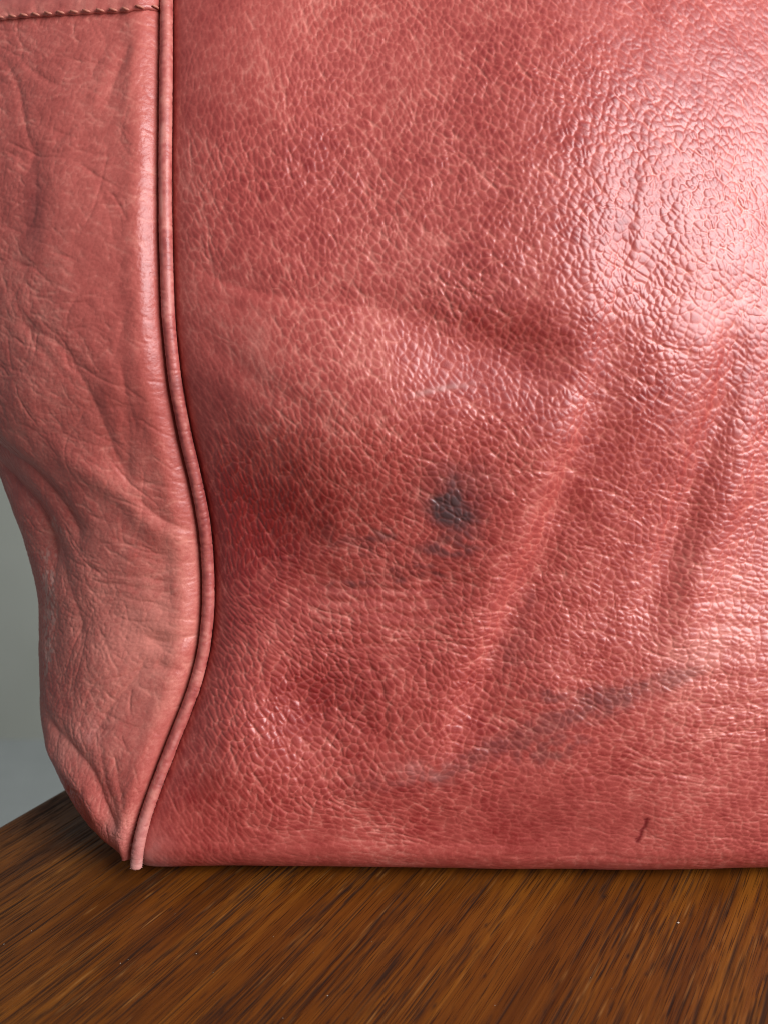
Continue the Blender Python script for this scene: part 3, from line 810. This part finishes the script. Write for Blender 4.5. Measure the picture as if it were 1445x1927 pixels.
gchalk = np.clip((gc.blob(90, 1130, 34, 110, 1.1) + gc.blob(92, 990, 40, 26, .6) + gc.blob(86, 1240, 22, 60, .6)) * (0.55 + 1.6 * fbm(AX / 1.1, AZ / 1.5, 217, 3)) - 0.25, 0, .45).astype(np.float32)
gstain = (gc.blob(62, 400, 26, 80, .34) * (0.8 + 0.5 * gj)).astype(np.float32)
gwear = np.clip(gc.blob(160, 1380, 40, 40, .30) * (.7 + gj) + 0.30 * gc.blob(215, 1590, 50, 40, 1.0) + 0.25 * gc.blob(110, 1430, 40, 60, 1), 0, 1).astype(np.float32)

hg = gc.sample(g, np.clip(AC, 0, None), ZC) * (1 - np.exp(-np.clip(AC, 0, None) / 5.0))
gh = gc.sample(ggrain.astype(np.float32), np.clip(AC, 0, None), ZC) * (AC >= 0)
sl = np.clip((10.0 - np.clip(AC, 0, None)) / 10.0, 0, 0.999)
lip = 7.0 * (1 - np.sqrt(1 - sl ** 2))
disp = (hg + gh) * smooth01((ZC + 1) / 10) + 0.8 * np.exp(-((AC - 6.5) / 4.0) ** 2) * (AC > 0)
gx = gx0 + nx * disp + 0.80 - 0.55 * np.clip(AC, None, 0)
gy = gy0 + ny * disp + lip * (0.45 + 0.55 * smooth01((ZC - 4) / 40)) - 3.0 * smooth01((ZC - 2) / 40) * np.exp(-np.clip(AC, 0, None) / 60.0) + np.clip(-AC, 0, None)
gz = ZC.copy()
# the sagging wall tucks in underneath: carry the relief a little downwards too
gz = gz + 0.15 * np.gradient(reach_at(ZC[:, 0] * MM))[:, None] * 0
gz = np.maximum(gz, 0.35) + np.interp(AC, [0, 8, 25, 80], [7.5, 6.5, 3.0, 0.4]) * smooth01((30 - ZC) / 30)
Pg = np.stack([gx, gy, gz], -1) * MM - BAG
ac0 = np.clip(AC, 0, None)
gat = {'tone': gc.sample(gtone, ac0, ZC), 'stain': gc.sample(gstain, ac0, ZC), 'tear': np.zeros(AC.shape), 'wear': gc.sample(gwear, ac0, ZC),
       'chalk': gc.sample(gchalk, ac0, ZC), 'matte': np.full(AC.shape, 0.03)}
gus = grid_mesh('side_gusset', Pg, gat, M_GUSSET, bag, flip=True)
gus['label'] = 'smooth sagging red side with deep folds and pale scuffs'

# ------------------------------------------------------------------ piping along the seam
pc = seam[::-1].copy()                         # bottom to top
L = np.concatenate([[0], np.cumsum(np.linalg.norm(np.diff(pc, axis=0), axis=1))])
keep = (project(pc)[1] < 1633) & (pc[:, 2] < 0.306)
pc, L = pc[keep], L[keep]
ls = np.arange(L[0], L[-1], 0.00026)
cx = np.interp(ls, L, pc[:, 0]); cy = np.interp(ls, L, pc[:, 1]) - 0.0006; cz = np.interp(ls, L, pc[:, 2])
C = np.stack([cx, cy, cz], 1)
T = np.gradient(C, axis=0); T /= np.linalg.norm(T, axis=1)[:, None]
n1 = np.stack([T[:, 2], np.zeros(len(T)), -T[:, 0]], 1); n1 /= np.linalg.norm(n1, axis=1)[:, None]   # to the right
n2 = np.cross(T, n1)
na = 30
aa = np.linspace(0, 2 * math.pi, na + 1)
LS, AA = np.meshgrid(ls / MM, aa, indexing='ij')
wr = -0.13 * np.clip(vnoise(LS / 0.62 + 0.7 * vnoise(LS / 3, AA * 1.2, 401), AA * 0.55, 403) - 0.1, 0, 1) + 0.03 * vnoise(LS / 0.4, AA * 2.0, 405)
rr = PIPE_R * (1 + 0.035 * vnoise(LS / 6, AA * 0.8, 407)) + wr * MM
endt = np.clip((ls - ls[0]) / (0.9 * MM), 0, 1)
rr = rr * np.sqrt(1 - (1 - endt) ** 2 + 1e-4)[:, None]
Pp = C[:, None, :] + rr[..., None] * (np.cos(AA)[..., None] * n1[:, None, :] + np.sin(AA)[..., None] * n2[:, None, :]) - BAG
hz = np.repeat((cz / MM)[:, None], na + 1, 1)
worn = smooth01((34 - hz) / 34) * (0.75 + 0.3 * vnoise(LS / 1.5, AA * 2, 409))
ptone = 0.60 + 0.30 * vnoise(LS / 5, AA, 411) + 0.25 * vnoise(LS / 1.1, AA * 1.5, 413) - 0.30 * np.exp(-((hz - 125) / 40) ** 2) + 0.8 * wr
pat = {'tone': ptone, 'stain': np.zeros(hz.shape), 'tear': np.zeros(hz.shape), 'wear': np.clip(0.85 * worn + 0.08 + 0.45 * np.clip(vnoise(LS / 7, AA * 1.2, 415) - 0.35, 0, 1), 0, 1),
       'chalk': 0.30 * smooth01((12 - hz) / 12), 'matte': smooth01((30 - hz) / 30)}
pip = grid_mesh('piping', Pp, pat, M_PIPING, bag)
pip['label'] = 'rounded red piping along the corner seam, rubbed pale at its lower end'

# rubbed fibres standing off the worn lower end
r = np.random.default_rng(77)
vs, fs = [], []
for _ in range(420):
    i = int(len(ls) * 0.115 * r.uniform(0, 1) ** 1.8); j = int(r.integers(0, na))
    p = Pp[i, j]; nrm = p + BAG - C[i]; nrm = nrm / (np.linalg.norm(nrm) + 1e-9)
    dr = nrm + r.normal(0, 0.7, 3); dr /= np.linalg.norm(dr)
    ln = r.uniform(0.25, 0.9) * MM; w = 0.035 * MM
    sd = np.cross(dr, nrm + (0.1, 0.2, 0.3)); sd /= np.linalg.norm(sd); up = np.cross(sd, dr)
    b0 = len(vs)
    p = p - nrm * 0.1 * MM
    vs += [tuple(p + sd * w), tuple(p - sd * w), tuple(p + up * w), tuple(p + dr * ln + up * ln * r.normal(0, 0.3))]
    fs += [(b0, b0 + 1, b0 + 3), (b0 + 1, b0 + 2, b0 + 3), (b0 + 2, b0, b0 + 3)]
kf = NT('rubbed_leather_fibre')
kf.b.inputs['Base Color'].default_value = (0.58, 0.30, 0.26, 1); kf.b.inputs['Roughness'].default_value = 0.8
me = bpy.data.meshes.new('frayed_fibre'); me.from_pydata(vs, [], fs); me.update(); me.materials.append(kf.m)
o = bpy.data.objects.new('frayed_fibre', me); col.objects.link(o); o.parent = pip; o['kind'] = 'stuff'

# ------------------------------------------------------------------ stitched band across the top of the gusset
a_edge, z_edge = zip(*[to_gusset(u, v) for u, v in [(296, 20), (240, 25), (180, 28), (120, 31), (60, 34), (4, 38)]])
def band_z(a): return np.interp(a, a_edge, z_edge)
ba = np.concatenate([np.arange(0.6, 84, 0.35), np.arange(86, 140, 4.0)])
bt = np.concatenate([np.linspace(0, 1.6, 18), np.arange(2.0, 45, 0.5)])
BA, BT = np.meshgrid(ba, bt)
BZ = band_z(BA) + BT - 0.25 * np.abs(np.sin(BA * math.pi / 4.0)) * np.exp(-BT / 1.0)
fi = np.interp(BA, acol, np.arange(len(acol))); zi = np.clip((BZ * MM - zs[0]) / 0.00027, 0, len(zs) - 1.01)
def gsamp(a):
    i0 = zi.astype(int); j0 = np.clip(fi.astype(int), 0, len(acol) - 2); fy = zi - i0; fx = fi - j0
    return a[i0, j0] * (1 - fy) * (1 - fx) + a[i0 + 1, j0] * fy * (1 - fx) + a[i0, j0 + 1] * (1 - fy) * fx + a[i0 + 1, j0 + 1] * fy * fx
off = 1.5 * np.sqrt(np.clip(1 - (1 - np.clip(BT / 1.3, 0, 1)) ** 2, 0, 1)) - 0.15 + 0.10 * vnoise(BA / 2.0, BT / 4.0, 501) + 0.5 * np.exp(-((BT - 3.5) / 2) ** 2)
off = off * (0.35 + 0.65 * smooth01(BA / 2.0))
Pb = np.stack([gsamp(gx) + gsamp(nx) * off, gsamp(gy) + gsamp(ny) * off, BZ], -1) * MM - BAG
z0 = np.zeros(BA.shape)
btone = 0.5 + 0.25 * vnoise(BA / 6, BT / 9, 503) + 0.12 * vnoise(BA / 1.2, BT / 1.2, 507)
band = grid_mesh('top_band', Pb, {'tone': btone, 'stain': z0, 'tear': z0, 'wear': z0 + .05, 'chalk': z0, 'matte': z0}, M_GUSSET, bag, flip=True)
band['label'] = 'stitched leather band across the top of the side'
# each stitch: a short slack loop of thread over the lower edge of the band
def stitch_mesh():
    nL, nA = 9, 8
    v, f = [], []
    for i in range(nL):
        t = i / (nL - 1); s = (t - .5) * 2.7
        r = 0.36 * math.sqrt(max(0.05, 1 - (2 * t - 1) ** 4))
        o = 0.45 * (1 - (2 * t - 1) ** 2)
        for k in range(nA):
            a = 2 * math.pi * k / nA
            tw = 1 + 0.10 * math.sin(a * 2 + t * 14)
            v.append((s * MM, -(o + r * tw * math.cos(a)) * MM, (r * tw * math.sin(a)) * MM))
    for i in range(nL - 1):
        for k in range(nA):
            f.append((i * nA + k, i * nA + (k + 1) % nA, (i + 1) * nA + (k + 1) % nA, (i + 1) * nA + k))
    f.append(tuple(range(nA))[::-1]); f.append(tuple(range((nL - 1) * nA, nL * nA)))
    me = bpy.data.meshes.new('stitch'); me.from_pydata(v, [], f)
    me.polygons.foreach_set('use_smooth', [True] * len(me.polygons)); me.update(); me.materials.append(M_THREAD)
    return me
sm_ = stitch_mesh()
for k in range(14):
    a = 1.9 + 4.0 * k
    j = int(np.argmin(np.abs(ba - a))); i = 8
    p = Pb[i, j]; q = Pb[i, min(j + 3, len(ba) - 1)]; pr = Pb[i, max(j - 3, 0)]
    t = q - pr
    o = bpy.data.objects.new('stitch', sm_); col.objects.link(o); o.parent = band
    o.location = p + np.array([0.0, -0.0002, 0.0])
    o.rotation_euler = (0, math.radians(14 + random.uniform(-5, 5)), math.atan2(t[1], t[0]) + math.pi)

# ------------------------------------------------------------------ the rest of the bag, out of sight: back and far end
back_y = 92.0
bz = np.arange(0, 300, 6.0); bx = np.linspace(-62, 235, 40)
BX, BZ2 = np.meshgrid(bx, bz)
pb = np.stack([BX, back_y + 0 * BX - 4 * np.sin(BZ2 / 300 * math.pi), BZ2 + 0.4], -1) * MM - BAG
z0 = np.zeros(BX.shape)
grid_mesh('back_panel', pb, {'tone': z0 + .5, 'stain': z0, 'tear': z0, 'wear': z0, 'chalk': z0, 'matte': z0}, M_BACK, bag, flip=True)

# ------------------------------------------------------------------ dust on the table
kd = NT('dust')
kd.b.inputs['Base Color'].default_value = (0.45, 0.38, 0.30, 1); kd.b.inputs['Roughness'].default_value = 0.9
dust_px = [(515, 1763, .30), (617, 1874, .32), (1275, 1737, .62), (60, 1752, .28), (590, 1793, .2), (700, 1772, .2), (533, 1916, .2), (8, 1777, .3), (242, 1806, .2),
           (227, 1813, .25), (402, 1830, .2), (930, 1892, .18), (1110, 1840, .2), (1150, 1860, .15), (370, 1795, .3), (330, 1720, .2)]
vs, fs = [], []
for u, v, s in dust_px:
    x, y = unproject_z(u, v)
    b0 = len(vs)
    s *= 0.65 * MM
    for dx, dy, dz in [(1, .1, .3), (-.1, 1, .3), (-1, -.1, .35), (.1, -.9, .3), (.1, .1, 1.0), (0, 0, -0.05)]:
        vs.append((x + s * dx * random.uniform(.6, 1.2), y + s * dy * random.uniform(.6, 1.2), s * dz * random.uniform(.7, 1.1) if dz > 0 else -0.00003))
    fs += [tuple(b0 + i for i in t) for t in [(0, 1, 4), (1, 2, 4), (2, 3, 4), (3, 0, 4), (1, 0, 5), (2, 1, 5), (3, 2, 5), (0, 3, 5)]]
me = bpy.data.meshes.new('dust'); me.from_pydata(vs, [], fs); me.update(); me.materials.append(kd.m)
dust = bpy.data.objects.new('dust', me); col.objects.link(dust)
dust['label'] = 'pale dust specks scattered on the wooden table'; dust['category'] = 'dust'; dust['kind'] = 'stuff'
